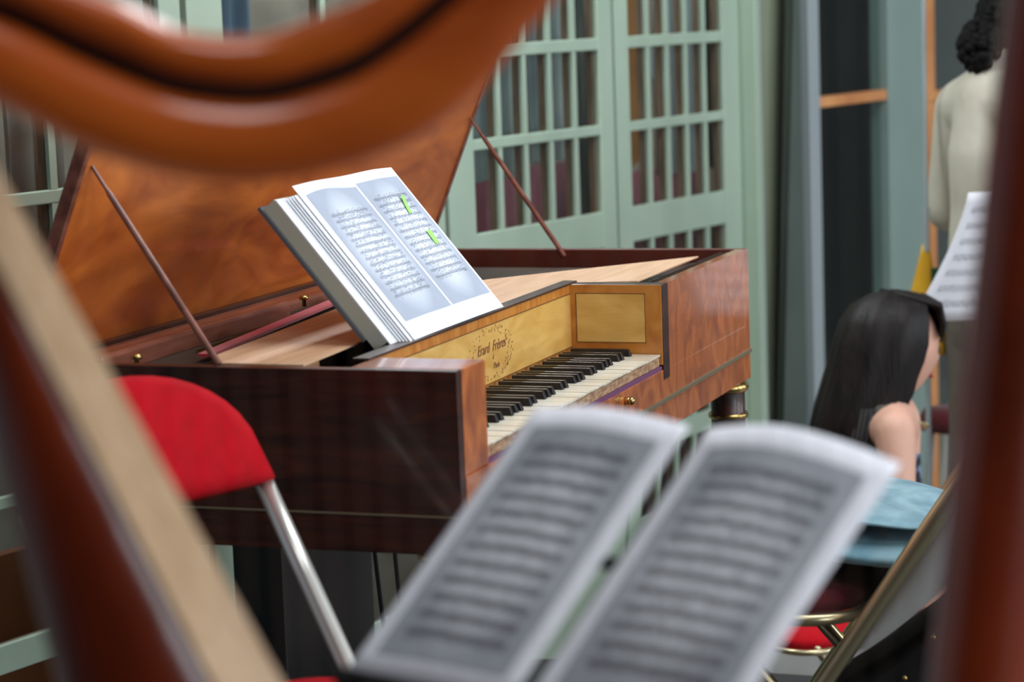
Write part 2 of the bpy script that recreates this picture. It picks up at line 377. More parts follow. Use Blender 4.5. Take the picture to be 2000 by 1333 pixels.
for a, b in (((.03, .741), (.165, .742)), ((.03, .833), (.165, .834)), ((.03, .741), (.031, .834)), ((.165, .741), (.166, .834))):
    m.box((KB1-.0012, a[0], a[1]), (KB1-.0006, b[0], b[1]))
m.obj('inlay_line', inlay, ck)
# nameboard
m = MB(); m.box((KB0, REC, .66), (KB1+.003, REC+.022, TOP-.001)); nb = m.obj('nameboard', satin2, pn, label='yellow satinwood nameboard with dark inlay lines')
m = MB(); m.box((KB0, REC-.0008, .732), (KB1, REC, .832)); m.obj('nameboard_panel', satin, nb)
m = MB()
for z in (.7315, .832): m.box((KB0, REC-.0014, z), (KB1, REC-.0008, z+.0012))
m.obj('inlay_line', inlay, nb)
m = MB(); m.box((KB0-.03, REC-.002, TOP-.001), (CH, REC+.026, TOP+.003)); m.obj('top_strip', darkwood, nb, bevel=.001)
inktx = mat('faded brown script ink', (132, 84, 50), .8)
def text_obj(txt, size, loc, rot, mtl, parent, name='inscription', label=None, ext=.0002, shear=.3):
    cu = bpy.data.curves.new('t', 'FONT'); cu.body = txt; cu.size = size; cu.extrude = ext; cu.align_x = 'CENTER'; cu.shear = shear
    o = bpy.data.objects.new('t', cu); C.objects.link(o)
    dg = bpy.context.evaluated_depsgraph_get(); me = bpy.data.meshes.new_from_object(o.evaluated_get(dg)); bpy.data.objects.remove(o)
    me.materials.clear(); me.materials.append(mtl)
    t = bpy.data.objects.new(name, me); link(t, parent); t.rotation_euler = rot; t.location = V(loc)-ORG.get(parent.name, V((0, 0, 0)))
    if label: t['label'] = label
    return t
text_obj('Erard  Frères', .026, (.62, REC-.0016, .786), (PI/2, 0, 0), inktx, nb, label='faded brown maker inscription')
text_obj('à', .013, (.625, REC-.0016, .772), (PI/2, 0, 0), inktx, nb)
text_obj('Paris', .015, (.64, REC-.0016, .755), (PI/2, 0, 0), inktx, nb)
m = MB()                                                                 # worn ornament specks round the inscription
for k in range(170):
    a = random.random()*2*PI; q = .85+random.random()*.3
    x = .615+.098*q*math.cos(a); z = .782+.043*q*math.sin(a)
    if not .735 < z < .829: continue
    r = .0006+random.random()*.0009; m.box((x-r, REC-.0012, z-r), (x+r, REC-.0009, z+r*1.5))
m.obj('worn_ornament', mat('worn ornament brown', (150, 108, 52), .8), nb)
# keys
nk = 40; kp = (KB1-KB0-.004)/nk
def nat_mesh(i):
    m = MB(); x0 = KB0+.002+i*kp+.0006; x1 = x0+kp-.0012
    dz = random.uniform(-.0007, .0007)
    m.mi = 0; m.box((x0, .003, .7165+dz), (x1, .172, .7195+dz))
    m.mi = 1; m.box((x0, .005, .698), (x1, .172, .7165+dz))
    return m
for i in range(nk): nat_mesh(i).obj('natural_key', [ivory, keywood], pn)
for i in range(nk-1):
    if i % 7 in (2, 6): continue
    x = KB0+.002+(i+1)*kp; h = .006
    r = []
    for y, z in ((.052, .7205), (.057, .7325), (.170, .7325)):
        r.append([V((x-h, y, .718)), V((x-h*.72, y, z)), V((x+h*.72, y, z)), V((x+h, y, .718))])
    MB().loft(r).obj('sharp_key', ebony, pn, bevel=.0008)
m = MB(); m.box((KB0, .001, .690), (KB1, .17, .697)); m.obj('key_slip_cloth', purple, pn)
m = MB(); m.tube([(.81, -.012, .672), (.81, .0, .672)], .007, 16); m.sphere((.81, -.012, .672), .0075); m.obj('lock_knob', brass, pn, smooth=True)
# mouldings
m = MB(); m.box((-.004, -.005, MZ-.004), (L_+.004, .0, MZ+.004)); m.box((-.004, 0, MZ-.002), (0, D_, MZ+.001)); m.box((L_, 0, MZ-.004), (L_+.004, D_, MZ+.004))
m.obj('moulding', moulding, pn, bevel=.001)
# interior
m = MB(); m.box((.022, REC+.022, .66), (L_-.022, D_-.02, .70)); m.obj('interior', black, pn, label='black inside of the case')
m = MB(); m.prism([(.03, .45), (1.0, .47), (1.66, .1), (1.66, .7), (.03, .7)], .80, .812); m.obj('soundboard', soundb, pn)
m = MB()
for k in range(46):
    t = k/45; y0 = .52-.05*t+.07*t; m.tube([(.05+.0*t, .50+.11*t, .826), (1.05-.2*t, .52+.13*t, .826)], .0005, 5, False)
m.obj('string', steel, pn, label='fine steel strings beside the red felt', kind='stuff')
m = MB()
pa, pb = V((.19, .492, .835)), V((.96, .578, .835)); q = V((0, .026, 0)); 
m.add([pa, pb, pb+q, pa+q, pa+V((0, 0, .005)), pb+V((0, 0, .005)), pb+q+V((0, 0, .005)), pa+q+V((0, 0, .005))], [(3,2,1,0),(4,5,6,7),(0,1,5,4),(1,2,6,5),(2,3,7,6),(3,0,4,7)])
m.obj('felt_strip', redfelt, pn, label='crimson felt strip over the strings')
m = MB(); m.box((.03, .60, .822), (.72, .64, .858)); m.box((.03, .64, .815), (L_-.03, D_-.02, .845)); m.obj('hitch_rail', rimwood, pn, bevel=.006)
for x, y, z in ((.075, .565, .835), (.775, .60, .84)):
    m = MB(); m.lathe([(.004, 0), (.004, .012), (.009, .013), (.0095, .018), (.004, .022)], (x, y, z), 14); m.obj('brass_screw', brass, pn, smooth=True)
m = MB()
for k in range(60):
    x = .28+k*.0065; y = .565+k*.0004; m.box((x, y, .827), (x+.002, y+.004, .832))
m.obj('hitch_pins', brass, pn, kind='stuff')
cov = [(.045, .415), (.04, .262), (.355, .278), (.45, .212), (.812, .210), (.95, .206), (1.09, .19), (1.122, .065), (1.551, .065), (1.134, .371), (.85, .505), (.77, .500), (.11, .449)]
m = MB(); m.mi = 0; m.prism(cov, .846, .8495); m.obj('dust_cover', [tan], pn, bevel=.0008, label='pale thin wooden dust cover')
m = MB(); m.prism([(.05, .31), (.04, .262), (.10, .264), (.10, .31)], .835, .846); m.obj('cover_block', tanedge, pn)
m = MB(); m.box((CH+.001, .02, .80), (L_-.022, .16, .822)); m.obj('wrest_plank', darkwood, pn)
m = MB()
for k in range(44):
    x = 1.12+k*.0125+random.uniform(-.002, .002)
    for j in range(2): m.tube([(x+j*.005, .035+j*.012, .82), (x+j*.005, .035+j*.012, .846)], .0022, 6)
m.obj('tuning_pins', steel, pn, kind='stuff', label='short steel tuning pins behind the front panel')
# lid
TH = .3919; LL = .50
lup = V((0, -math.sin(TH), math.cos(TH))); lno = V((0, math.cos(TH), math.sin(TH))); hz = V((0, D_, TOP))
m = MB(); m.frame_box(hz, V((1, 0, 0)), lup, lno, (0, -.012, 0), (L_, LL, .014)); lid = m.obj('lid', lidwood, pn, bevel=.002, label='raised reddish orange lid')
for q in (-.004, L_-.010):
    m = MB(); m.frame_box(hz, V((1, 0, 0)), lup, lno, (q, .004, -.004), (q+.014, LL, .018)); m.obj('lid_edge', rimwood, lid, bevel=.002)
for a, b in (((.02, .394, .851), (.033, .600, 1.153)), ((1.679, .400, .835), (1.679, .605, 1.135))):
    m = MB(); a, b = V(a), V(b); d = (b-a)
    m.tube([a, a+d*.04, a+d*.5, a+d*.86, a+d*.88, b], [.0055, .0055, .0055, .005, .0033, .0028], 10)
    m.obj('prop_stick', rimwood, pn, smooth=False, label='slim wooden stick propping the lid')
# legs
for x, y in ((.06, .05), (L_-.055, .035), (.06, D_-.06), (L_-.055, D_-.06)):
    m = MB(); c = (x, y, 0); hh = BOT-POD
    m.lathe([(.030, POD+.03), (.026, POD+.06), (.032, POD+.10), (.030, POD+.14), (.034, POD+.4), (.036, BOT-.075), (.040, BOT-.07), (.036, BOT-.062), (.036, BOT-.022), (.034, BOT)], c, 28)
    lg = m.obj('leg', darkwood, pn, smooth=True)
    m = MB(); m.lathe([(.037, BOT-.022), (.043, BOT-.018), (.045, BOT-.010), (.041, BOT-.003), (.036, BOT)], c, 28)
    m.obj('brass_ring', brass, lg, smooth=True, label='brass collar of the turned leg'); m = MB()
    m.lathe([(.041, BOT-.076), (.043, BOT-.070), (.041, BOT-.066)], c, 28); m.obj('brass_ring', brass, lg, smooth=True, label='brass collar of the turned leg'); m = MB()
    m.lathe([(.020, POD), (.026, POD+.004), (.028, POD+.02), (.024, POD+.03), (.033, POD+.036), (.034, POD+.042), (.028, POD+.05), (.033, POD+.085), (.035, POD+.095), (.030, POD+.105)], c, 24)
    m.obj('brass_foot', brass, lg, smooth=True, label='brass foot of the turned leg')
for a, b in (((.345, .3, BOT), (.47, .3, POD)), ((.43, .3, BOT), (.53, .3, POD))):
    m = MB(); m.tube([a, b], .004, 8); m.obj('pedal_rod', blackpl, pn)

# ------------------------------------------------------------------ printed music
def notation(m, fn, w_, h_, x0, x1, z0, z1, nsys, lay, step=.0011, dense=1.0, seed=1, thick=.00028):
    # staff lines, beams and notes; fn(u, v, off) -> point on the page
    R = random.Random(seed)
    def quad(a, b, c, d): m.add([fn(a, b, lay), fn(c, b, lay), fn(c, d, lay), fn(a, d, lay)], [(0, 1, 2, 3)])
    hs = (z1-z0)/nsys
    for k in range(nsys):
        zb = z0+hs*k+hs*.2
        for j in range(5):
            z = zb+j*step
            seg = 8
            for q in range(seg):
                a = x0+(x1-x0)*q/seg; b = x0+(x1-x0)*(q+1)/seg; quad(a, z, b, z+thick)
        x = x0+.004
        while x < x1-.004:
            z = zb+R.random()*step*4
            quad(x, z, x+.0016, z+.0013)
            hh = (.004+R.random()*.002)*R.choice((-1, 1)); quad(x+.0013, min(z, z+hh), x+.0016, max(z, z+hh))
            if R.random() < .5*dense and x+.004 < x1: quad(x+.0013, z+hh, x+.0055, z+hh+.0009)
            x += (.0028+R.random()*.0025)/dense
        quad(x0, zb, x0+.0005, zb+step*4); quad(x1-.0005, zb, x1, zb+step*4)

# book on the piano's nameboard
bk_o = V((0, .181, .8535)); tr = V((0, .205, .251)).normalized(); bn = V((0, -.251, .205)).normalized(); bx = V((1, 0, 0))
bk = thing('music_book', 'thick open music book with bright facsimile pages leaning on the piano', 'book', (.44, .20, .8535))
m = MB(); m.frame_box(bk_o, bx, tr, bn, (.236, .045, -.052), (.60, .318, -.046)); m.frame_box(bk_o, bx, tr, bn, (.60, .045, -.052), (.722, .318, -.020)); m.obj('back_board', greyboard, bk, label='dark grey board behind the pages')
m = MB(); m.frame_box(bk_o, bx, tr, bn, (.240, .020, -.046), (.68, .312, -.020)); m.obj('cover', cover, bk, bevel=.001, label='grey green page block seen at the left edge')
m = MB(); m.frame_box(bk_o, bx, tr, bn, (.240, .001, -.020), (.722, .309, -.018)); m.obj('lower_sheet', paper, bk)
m = MB()
for k in range(5): m.frame_box(bk_o, bx, tr, bn, (.262+.003*k, .001, -.018+.0035*k), (.70, .306-.001*k, -.0165+.0035*k))
m.obj('page_stack', paper, bk, bevel=.0002)
SW, SH = .414, .318
def pgp(u, v, off=0.0):   # u 0..SW across, v 0..SH up
    b = .0035*math.sin(PI*min(1, max(0, u/SW)))+.0018*math.sin(u*24)*(v/SH)
    return bk_o+bx*(.284+u)+tr*v+bn*(b+off)
def sheet(m, fn, W, H, nu=24, nv=12, off=0, u0=0, v0=0):
    vs = [fn(u0+W*i/nu, v0+H*j/nv, off) for j in range(nv+1) for i in range(nu+1)]; k = nu+1
    m.add(vs, [(j*k+i, j*k+i+1, (j+1)*k+i+1, (j+1)*k+i) for j in range(nv) for i in range(nu)])
m = MB(); sheet(m, pgp, SW, SH); top_sheet = m.obj('top_sheet', paper, bk, smooth=True)
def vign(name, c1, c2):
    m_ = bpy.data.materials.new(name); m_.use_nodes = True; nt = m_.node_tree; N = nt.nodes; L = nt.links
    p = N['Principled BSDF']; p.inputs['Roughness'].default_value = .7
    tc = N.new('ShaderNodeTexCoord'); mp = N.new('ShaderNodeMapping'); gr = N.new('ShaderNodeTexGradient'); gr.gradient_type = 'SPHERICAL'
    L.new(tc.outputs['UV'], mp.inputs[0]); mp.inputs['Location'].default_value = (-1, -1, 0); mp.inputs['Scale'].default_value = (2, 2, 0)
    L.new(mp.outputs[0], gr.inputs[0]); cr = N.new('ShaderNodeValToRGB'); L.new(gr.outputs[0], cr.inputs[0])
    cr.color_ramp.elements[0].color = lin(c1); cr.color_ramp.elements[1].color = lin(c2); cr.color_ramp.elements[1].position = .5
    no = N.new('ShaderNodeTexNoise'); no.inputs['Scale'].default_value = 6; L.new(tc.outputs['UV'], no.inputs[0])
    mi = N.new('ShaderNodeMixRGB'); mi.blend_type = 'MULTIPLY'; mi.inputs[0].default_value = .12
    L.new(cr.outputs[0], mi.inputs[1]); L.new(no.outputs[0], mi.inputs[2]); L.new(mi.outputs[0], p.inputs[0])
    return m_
def uvsheet(name, fn, u0, v0, W, H, off, mt, parent, nu=16, nv=12, curve=None):
    m = MB(); f2 = (lambda u, v, o: fn(u, v+(curve(u, v) if curve else 0), o))
    vs = [f2(u0+W*i/nu, v0+H*j/nv, off) for j in range(nv+1) for i in range(nu+1)]; k = nu+1
    m.add(vs, [(j*k+i, j*k+i+1, (j+1)*k+i+1, (j+1)*k+i) for j in range(nv) for i in range(nu)])
    o = m.obj(name, mt, parent, smooth=True)
    uv = o.data.uv_layers.new(name='UVMap')
    for lp in o.data.loops:
        i = lp.vertex_index; uv.data[lp.index].uv = ((i % k)/nu, (i//k)/nv)
    return o
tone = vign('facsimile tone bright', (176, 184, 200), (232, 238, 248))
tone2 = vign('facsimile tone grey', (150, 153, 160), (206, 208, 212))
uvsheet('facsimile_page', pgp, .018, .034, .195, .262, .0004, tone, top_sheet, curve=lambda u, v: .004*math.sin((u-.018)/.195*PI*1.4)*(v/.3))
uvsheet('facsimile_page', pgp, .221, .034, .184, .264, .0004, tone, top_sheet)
m = MB(); notation(m, pgp, 0, 0, .045, .190, .075, .255, 14, .0008, dense=1.3, seed=3)
notation(m, pgp, 0, 0, .238, .385, .085, .268, 13, .0008, dense=1.3, seed=5); m.obj('printed_notation', ink, top_sheet)
for u, v, w_, h_, a in ((.325, .218, .014, .036, .012), (.335, .150, .020, .028, .0)):
    m = MB(); vs = []
    for j in range(7):
        for i in range(3): vs.append(pgp(u+w_*i/2+a*j/6, v+h_*j/6, .002+.004*(j/6)**2*(1 if a else .3)))
    m.add(vs, [(j*3+i, j*3+i+1, j*3+i+4, j*3+i+3) for j in range(6) for i in range(2)])
    m.obj('sticky_note', lime, top_sheet, smooth=True, label='small lime green sticky tab')

# ------------------------------------------------------------------ music stand in the foreground
PH, BE = -.321, .966
sb = V((math.cos(PH), math.sin(PH), 0)); sw = V((math.sin(PH), -math.cos(PH), 0)); su = Z*math.cos(BE)+sb*math.sin(BE); sn = sw.cross(su)
if sn.z < 0: sn = -sn
so = V((-1.267, -.649, .902))
ms = thing('music_stand', 'black music stand in front of the piano holding two blurred sheets', 'stand', (so.x, so.y, POD))
m = MB(); m.frame_box(so, sw, su, sn, (-.195, -.186, -.014), (-.187, .08, -.010)); m.frame_box(so, sw, su, sn, (.17, -.186, -.014), (.178, .08, -.010))
m.frame_box(so, sw, su, sn, (-.006, -.186, -.014), (.006, .10, -.008)); m.frame_box(so, sw, su, sn, (-.20, -.02, -.008), (.18, -.008, -.004))
m.obj('desk_frame', blackpl, ms)
m = MB(); m.frame_box(so, sw, su, sn, (-.205, -.192, -.012), (.21, -.185, .010)); m.obj('ledge', blackpl, ms)
m = MB(); b = so-su*.02-sn*.01; m.tube([b, V((b.x, b.y, b.z-.08)), V((b.x, b.y, POD+.25))], .009, 12); m.obj('shaft', blackpl, ms)
for k in range(3):
    a = k*2*PI/3+.4; m = MB(); m.tube([(b.x, b.y, POD+.32), (b.x+.28*math.cos(a), b.y+.28*math.sin(a), POD+.01)], .006, 8); m.obj('leg', blackpl, ms)
def music_sheet(name, x0, W, H, lab, curl, seed, dx):
    def fn(u, v, off=0.0):
        t = v/H; c = curl*(u/W-.3)**2*max(0, t-.3)+.010*math.sin(PI*u/W)*(.3+.7*t)
        return so+sw*(x0+u+dx*t)+su*(-.183+v-.012*max(0, u/W-.4)*t)+sn*(.002+c+off)
    m = MB(); sheet(m, fn, W, H, 20, 14); o = m.obj(name, paper2, None, smooth=True, solid=.0008)
    tag(o, lab, 'sheet music', 'facsimile sheets on the foreground stand')
    o2 = ORG[o.name]
    ORG[o.name] = o2
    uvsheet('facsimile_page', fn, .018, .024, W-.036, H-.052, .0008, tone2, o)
    m = MB(); notation(m, fn, 0, 0, .036, W-.034, .045, H-.045, 12, .0014, step=.0020, dense=1.5, seed=seed, thick=.0007)
    m.obj('printed_notation', inkd, o)
    return o
music_sheet('sheet_music', -.195, .182, .339, 'left facsimile sheet on the foreground stand, lower and nearer the red chair', .01, 8, 0.004)
music_sheet('sheet_music', .003, .196, .337, 'right facsimile sheet on the foreground stand, top edge curling down at its right', -.05, 9, 0.004)

# ------------------------------------------------------------------ harp
H0 = V((-1.729, -.722, 0)); hr = V((.344, -.939, 0)).normalized(); hn = V((math.cos(YAW), math.sin(YAW), 0))
def hp(h, v, t=0.0): return H0+hr*h+Z*v+hn*t
def hq(h, v, t=0.0): return CAM+(hp(h, v)-CAM)*(1+t/1.58)
harp = thing('concert_harp', 'large wooden harp in the near foreground framing the view', 'harp', tuple(hp(.13, POD)))
ST = [[[-0.4,1.458],[-0.403,1.419],[-0.407,1.359]],[[-0.355,1.432],[-0.358,1.396],[-0.362,1.337]],[[-0.313,1.412],[-0.315,1.378],[-0.319,1.313]],[[-0.277,1.397],[-0.279,1.358],[-0.283,1.292]],[[-0.246,1.384],[-0.248,1.343],[-0.252,1.28]],[[-0.217,1.368],[-0.219,1.331],[-0.222,1.271]],[[-0.182,1.361],[-0.184,1.324],[-0.187,1.265]],[[-0.153,1.362],[-0.155,1.323],[-0.157,1.265]],[[-0.123,1.372],[-0.125,1.329],[-0.127,1.268]],[[-0.091,1.383],[-0.093,1.34],[-0.096,1.275]],[[-0.058,1.4],[-0.06,1.362],[-0.063,1.286]],[[-0.031,1.422],[-0.032,1.384],[-0.035,1.303]],[[-0.003,1.451],[-0.004,1.408],[-0.007,1.328]],[[0.022,1.483],[0.02,1.44],[0.017,1.356]],[[0.041,1.518],[0.04,1.476],[0.037,1.377]],[[0.064,1.56],[0.063,1.518],[0.06,1.416]],[[0.115,1.6],[0.114,1.561],[0.112,1.483]],[[0.181,1.626],[0.181,1.588],[0.179,1.52]],[[0.264,1.63],[0.263,1.591],[0.263,1.527]],[[0.333,1.615],[0.333,1.576],[0.332,1.511]],[[0.40,1.60],[0.40,1.56],[0.40,1.50]]]
def dens(ST, k=3):
    out = []
    n = len(ST)
    for i in range(n-1):
        for j in range(k):
            t = j/k; p = [ST[max(0, i-1)], ST[i], ST[i+1], ST[min(n-1, i+2)]]
            row = []
            for a in range(3):
                row.append([0.5*((2*p[1][a][b])+(-p[0][a][b]+p[2][a][b])*t+(2*p[0][a][b]-5*p[1][a][b]+4*p[2][a][b]-p[3][a][b])*t*t+(-p[0][a][b]+3*p[1][a][b]-3*p[2][a][b]+p[3][a][b])*t**3) for b in range(2)])
            out.append(row)
    out.append(ST[-1]); return out
SD = dens(ST)
def band(a, b, wf, n=8):   # half-round section between plane points a (upper) and b (lower)
    r = []
    for k in range(n+1):
        th = PI*k/n; c = (1-math.cos(th))/2
        r.append(hp(a[0]*(1-c)+b[0]*c, a[1]*(1-c)+b[1]*c, -wf*math.sin(th)**.8))
    r.append(hp(b[0], b[1], .03)); r.append(hp(a[0], a[1], .03))
    return r
def mixp(a, b, t): return [a[0]*(1-t)+b[0]*t, a[1]*(1-t)+b[1]*t]
m = MB(); m.loft([band(mixp(g, l, .09), l, .022) for u_, g, l in SD]); nk_ = m.obj('neck', harpw, harp, smooth=True, label='curved lower beam of the neck')
m = MB(); m.loft([band(u_, mixp(g, u_, .18), .020) for u_, g, l in SD]); m.obj('neck_ridge', harpw, nk_, smooth=True)
m = MB()
m.loft([[hp(*mixp(g, u_, .3), -.004), hp(*mixp(g, l, .15), -.004), hp(*mixp(g, l, .15), .028), hp(*mixp(g, u_, .3), .028)] for u_, g, l in SD]); m.obj('neck_groove', groove, nk_, smooth=True)
# column
cb = (.306, .10); ct = (.375, 1.56)
m = MB(); n = 24
def colc(v): t = (v-.91)/(1.366-.91); return .289+(.343-.289)*t+.024
pts = [(.1, .040), (.14, .046), (.18, .038), (.5, .037), (1.1, .036), (1.4, .035), (1.5, .043), (1.56, .035), (1.62, .04)]
m.loft([[hp(colc(v)+r*math.cos(2*PI*k/n), v, r*math.sin(2*PI*k/n)) for k in range(n)] for v, r in pts]); m.obj('column', harpd, harp, smooth=True, label='dark red brown fore pillar at right')
# soundbox and soundboard
def ln(p, q, v): t = (v-p[1])/(q[1]-p[1]); return p[0]+(q[0]-p[0])*t
m = MB(); m2 = MB(); ra = []; rb = []
for i in range(19):
    v = 1.40-i*(1.40-.12)/18
    R_ = ln((-.319, 1.243), (-.165, .922), v); L2 = ln((-.339, 1.216), (-.211, .924), v)-.004; B = ln((-.348, 1.072), (-.319, .928), v)
    B = min(B, L2-.03); wd = L2-B
    if v > 1.25: wd *= 1
    tn, tf = -.045-.02*i/18, .045+.02*i/18
    ring = [hq(L2, v, tn)]
    for k in range(1, 10):
        th = PI*k/10
        ring.append(hq(L2-wd*math.sin(th)**.7, v, tn*math.cos(th/1.0)*.95 if th < PI/2 else tf*-math.cos(th)))
    ring.append(hq(R_, v, tf)); ra.append(ring)
    rb.append([hq(L2+.002, v, tn-.004), hq(R_, v, tf), hq(R_-.004, v, tf+.008), hq(L2-.004, v, tn+.006)])
m.loft(ra); m.obj('soundbox', harpd, harp, smooth=True)
m2.loft(rb); m2.obj('soundboard', harpsb, harp, label='pale spruce soundboard strip')
m = MB(); a0 = hp(0, 0); m.prism([( (a0+hr*x+hn*y).x, (a0+hr*x+hn*y).y) for x, y in ((-.02, -.12), (.33, -.10), (.36, 0), (.33, .10), (-.02, .12), (-.12, .09), (-.12, -.09))], POD+.03, POD+.22); m.obj('pedestal', harpd, harp, bevel=.01)
for x, y in ((-.08, -.07), (-.08, .07), (.3, -.07), (.3, .07)):
    p = hp(x, POD, y); m = MB(); m.lathe([(.018, 0), (.022, .01), (.018, .032)], p, 14); m.obj('foot', harpd, harp, smooth=True)
lows = [(l[0], l[1]) for u_, g, l in SD]
for k in range(29):
    h = -.285+k*.0198
    vt = None
    for a, b in zip(lows[:-1], lows[1:]):
        if min(a[0], b[0]) <= h <= max(a[0], b[0]): vt = a[1]+(b[1]-a[1])*(h-a[0])/(b[0]-a[0]+1e-9)
    vb = 1.243+(h+.319)*(.922-1.243)/(-.165+.319)
    if vt is None or vb > vt-.02: continue
    vb = max(vb, POD+.22)
    m = MB(); m.tube([hp(h, vb, .02), hp(h-.000, vt+.01, .02)], .00016+.00012*k/30, 5, False); m.obj('string', gut, harp)

# ------------------------------------------------------------------ folding chairs
def rrect(w_, h_, r, n=6, top_round=None):
    pts = []
    for cx, cy, a0 in ((w_/2-r, -h_/2+r, -PI/2), (w_/2-r, h_/2-r, 0), (-w_/2+r, h_/2-r, PI/2), (-w_/2+r, -h_/2+r, PI)):
        for k in range(n+1): a = a0+PI/2*k/n; pts.append((cx+r*math.cos(a), cy+r*math.sin(a)))
    return pts
def pad(mb, outline, place, th=.03, puff=.012):
    n = len(outline); cx = sum(p[0] for p in outline)/n; cy = sum(p[1] for p in outline)/n; rings = []
    for s, t in ((.6, -.3), (.94, -.3), (1, 0), (1, th*.6), (.96, th), (.8, th+puff*.6), (.5, th+puff*.95), (.15, th+puff)):
        t = 0 if t < 0 else t
        rings.append([place(cx+(x-cx)*s, cy+(y-cy)*s, t) for x, y in outline])
    mb.loft(rings)
def folding_chair(label, loc, rz, scale, fab, tube_m, group=None, cat='chair', pz=.62, sz=.445, pad_on=True, W=.42, ph=.205, arc_on=True, sx=.04):
    t = thing('folding_chair', label, cat, loc, rz, group, scale=scale)
    back = V((-.5, 0, .85)).normalized()
    def on_back(z): return -.255+(z-.86)*-.5*1.0
    A = lambda z: V((.24-.57*(z/.86), 0, z))        # upright / front leg line
    m = MB()
    pts = [A(0)+V((0, -W/2, 0)), A(.3)+V((0, -W/2, 0)), A(.62)+V((0, -W/2, 0)), A(pz+(.02 if not arc_on else .1))+V((0, -W/2, 0))]
    m.tube(pts, .0125, 12); m.tube([p+V((0, W, 0)) for p in pts], .0125, 12)
    if arc_on:
      arc = [A(.78)+V((0, -W/2+W*k/12, .07*math.sin(PI*k/12))) for k in range(13)]; m.tube(arc, .010, 10)
    m.tube([A(.12)+V((0, -W/2, 0)), A(.12)+V((0, W/2, 0))], .009, 10)
    m.obj('back_frame', tube_m, t, smooth=True, local=True)
    m = MB(); Wi = W-.04
    for s in (-1, 1): m.tube([V((.17, s*Wi/2, sz-.005)), V((-.02, s*Wi/2, sz/2)), V((-.24, s*Wi/2, 0))], .0115, 12)
    m.tube([V((.17, Wi/2*math.cos(a), sz-.005+.02*math.sin(a))) for a in [PI*k/10 for k in range(11)]], .0115, 10)
    m.tube([V((-.20, -Wi/2, .04)), V((-.20, Wi/2, .04))], .009, 10)
    m.obj('rear_leg_frame', tube_m, t, smooth=True, local=True)
    m = MB(); o = rrect(W-.02, .36, .09); pad(m, o, lambda x, y, z: V((y+sx, x, sz+z)), .028, .012); m.obj('seat', fab, t, smooth=True, local=True)
    m = MB(); pts = [V((y+sx, x, sz-.008)) for x, y in rrect(W-.015, .365, .09)]; m.tube(pts+[pts[0]], .009, 8); m.obj('seat_rim', tube_m, t, smooth=True, local=True)
    # back pad: flat lower edge with a domed top, gently wrapped round the sitter
    out = []
    w2 = W/2+.005
    for k in range(7): out.append((-w2+2*w2*k/6, .0))
    for k in range(1, 18):
        a = PI*k/18; out.append((w2*1.0*math.copysign(abs(math.cos(a))**.88, math.cos(a)), .035+(ph-.035)*math.sin(a)**.85))
    e = V((-.5526, 0, .8334)); nf = V((.8334, 0, .5526)); b0 = A(pz)
    def place(x, y, z): return b0+V((0, x, 0))+e*y+nf*(z-.008+.35*x*x)
    if pad_on: m = MB(); pad(m, out, place, .024, .008); m.obj('back_pad', fab, t, smooth=True, local=True)
    for s in (-1, 1):
        m = MB(); m.sphere(A(.30)+V((0, s*(W/2+.010), 0)), (.008, .006, .008)); m.obj('hinge_bolt', brass, t, smooth=True, local=True)
    m = MB(); m.tube([A(0.0)+V((0, -W/2, 0)), A(.035)+V((0, -W/2, 0))], .015, 10); m.tube([A(0.0)+V((0, W/2, 0)), A(.035)+V((0, W/2, 0))], .015, 10); m.obj('rubber_foot', blackpl, t, local=True)
    return t
fa = math.radians(-114); cs = 1.12
ff = V((math.cos(fa), math.sin(fa), 0)); fy = V((-ff.y, ff.x, 0)); c1 = V((-.215, .214, 0))-(ff*(.24-.57*(.73/.86))+fy*.172)*cs
folding_chair('red padded folding chair with pale metal tube, by the piano end', (c1.x, c1.y, POD), fa, cs, redfab, silver, pz=.73, sz=.485, W=.35, ph=.175, arc_on=False)
folding_chair('folding chair holding the blue cushion, back turned to the harp pillar', (.619, -.443, POD), math.radians(93), 1.15, redfab2, gold, pad_on=False, arc_on=False, sx=.14, pz=.80)

# ------------------------------------------------------------------ skin figures
def skin_mesh(verts, edges, radii, sub=1):
    # closed tapered limbs with rounded joints, fused into one surface by remesh()
    m = MB(); vs = [V(v) for v in verts]
    for i, (v, r) in enumerate(zip(vs, radii)):
        f = .84
        m.sphere(v, (r*f, r*f, r*f), 16, 12)
    for a, b in edges:
        ra, rb = radii[a]*.86, radii[b]*.86
        m.tube([vs[a].lerp(vs[b], t) for t in (0, .25, .5, .75, 1)], [ra+(rb-ra)*t for t in (0, .25, .5, .75, 1)], 18)
    return m
def head(m, c, face, s=1.0):
    c = V(c); fx = V(face).normalized(); lz = Z; ly = lz.cross(fx).normalized(); lz = fx.cross(ly)
    rings = []; nu, nv = 28, 22
    for j in range(nv+1):
        ph = PI*j/nv; z = -math.cos(ph); q = max(.001, math.sin(ph)); ring = []
        for k in range(nu):
            a = 2*PI*k/nu; x = q*math.cos(a); y = q*math.sin(a)
            X = x*.098; Y = y*.076; ZZ = z*.118
            if z < 0: X *= 1-.10*abs(z); Y *= 1-.30*abs(z)
            if x > .6:
                f = (x-.6)/.4*max(0, 1-abs(y)*3.2)
                X += .022*f*math.exp(-((z+.20)/.16)**2)      # nose
                X += .007*f*math.exp(-((z+.50)/.08)**2)      # lips
                X += .008*f*math.exp(-((z+.78)/.12)**2)      # chin
                X -= .006*max(0, 1-abs(abs(y)-.33)*4)*math.exp(-((z-.02)/.12)**2)
            ring.append(c+(fx*X+ly*Y+lz*ZZ)*s)
        rings.append(ring)
    m.loft(rings)
    for sg in (-1, 1): m.sphere(c+(ly*sg*.076-fx*.008-lz*.01)*s, (.018*s, .010*s, .03*s), 8, 6)
    return fx, ly, lz
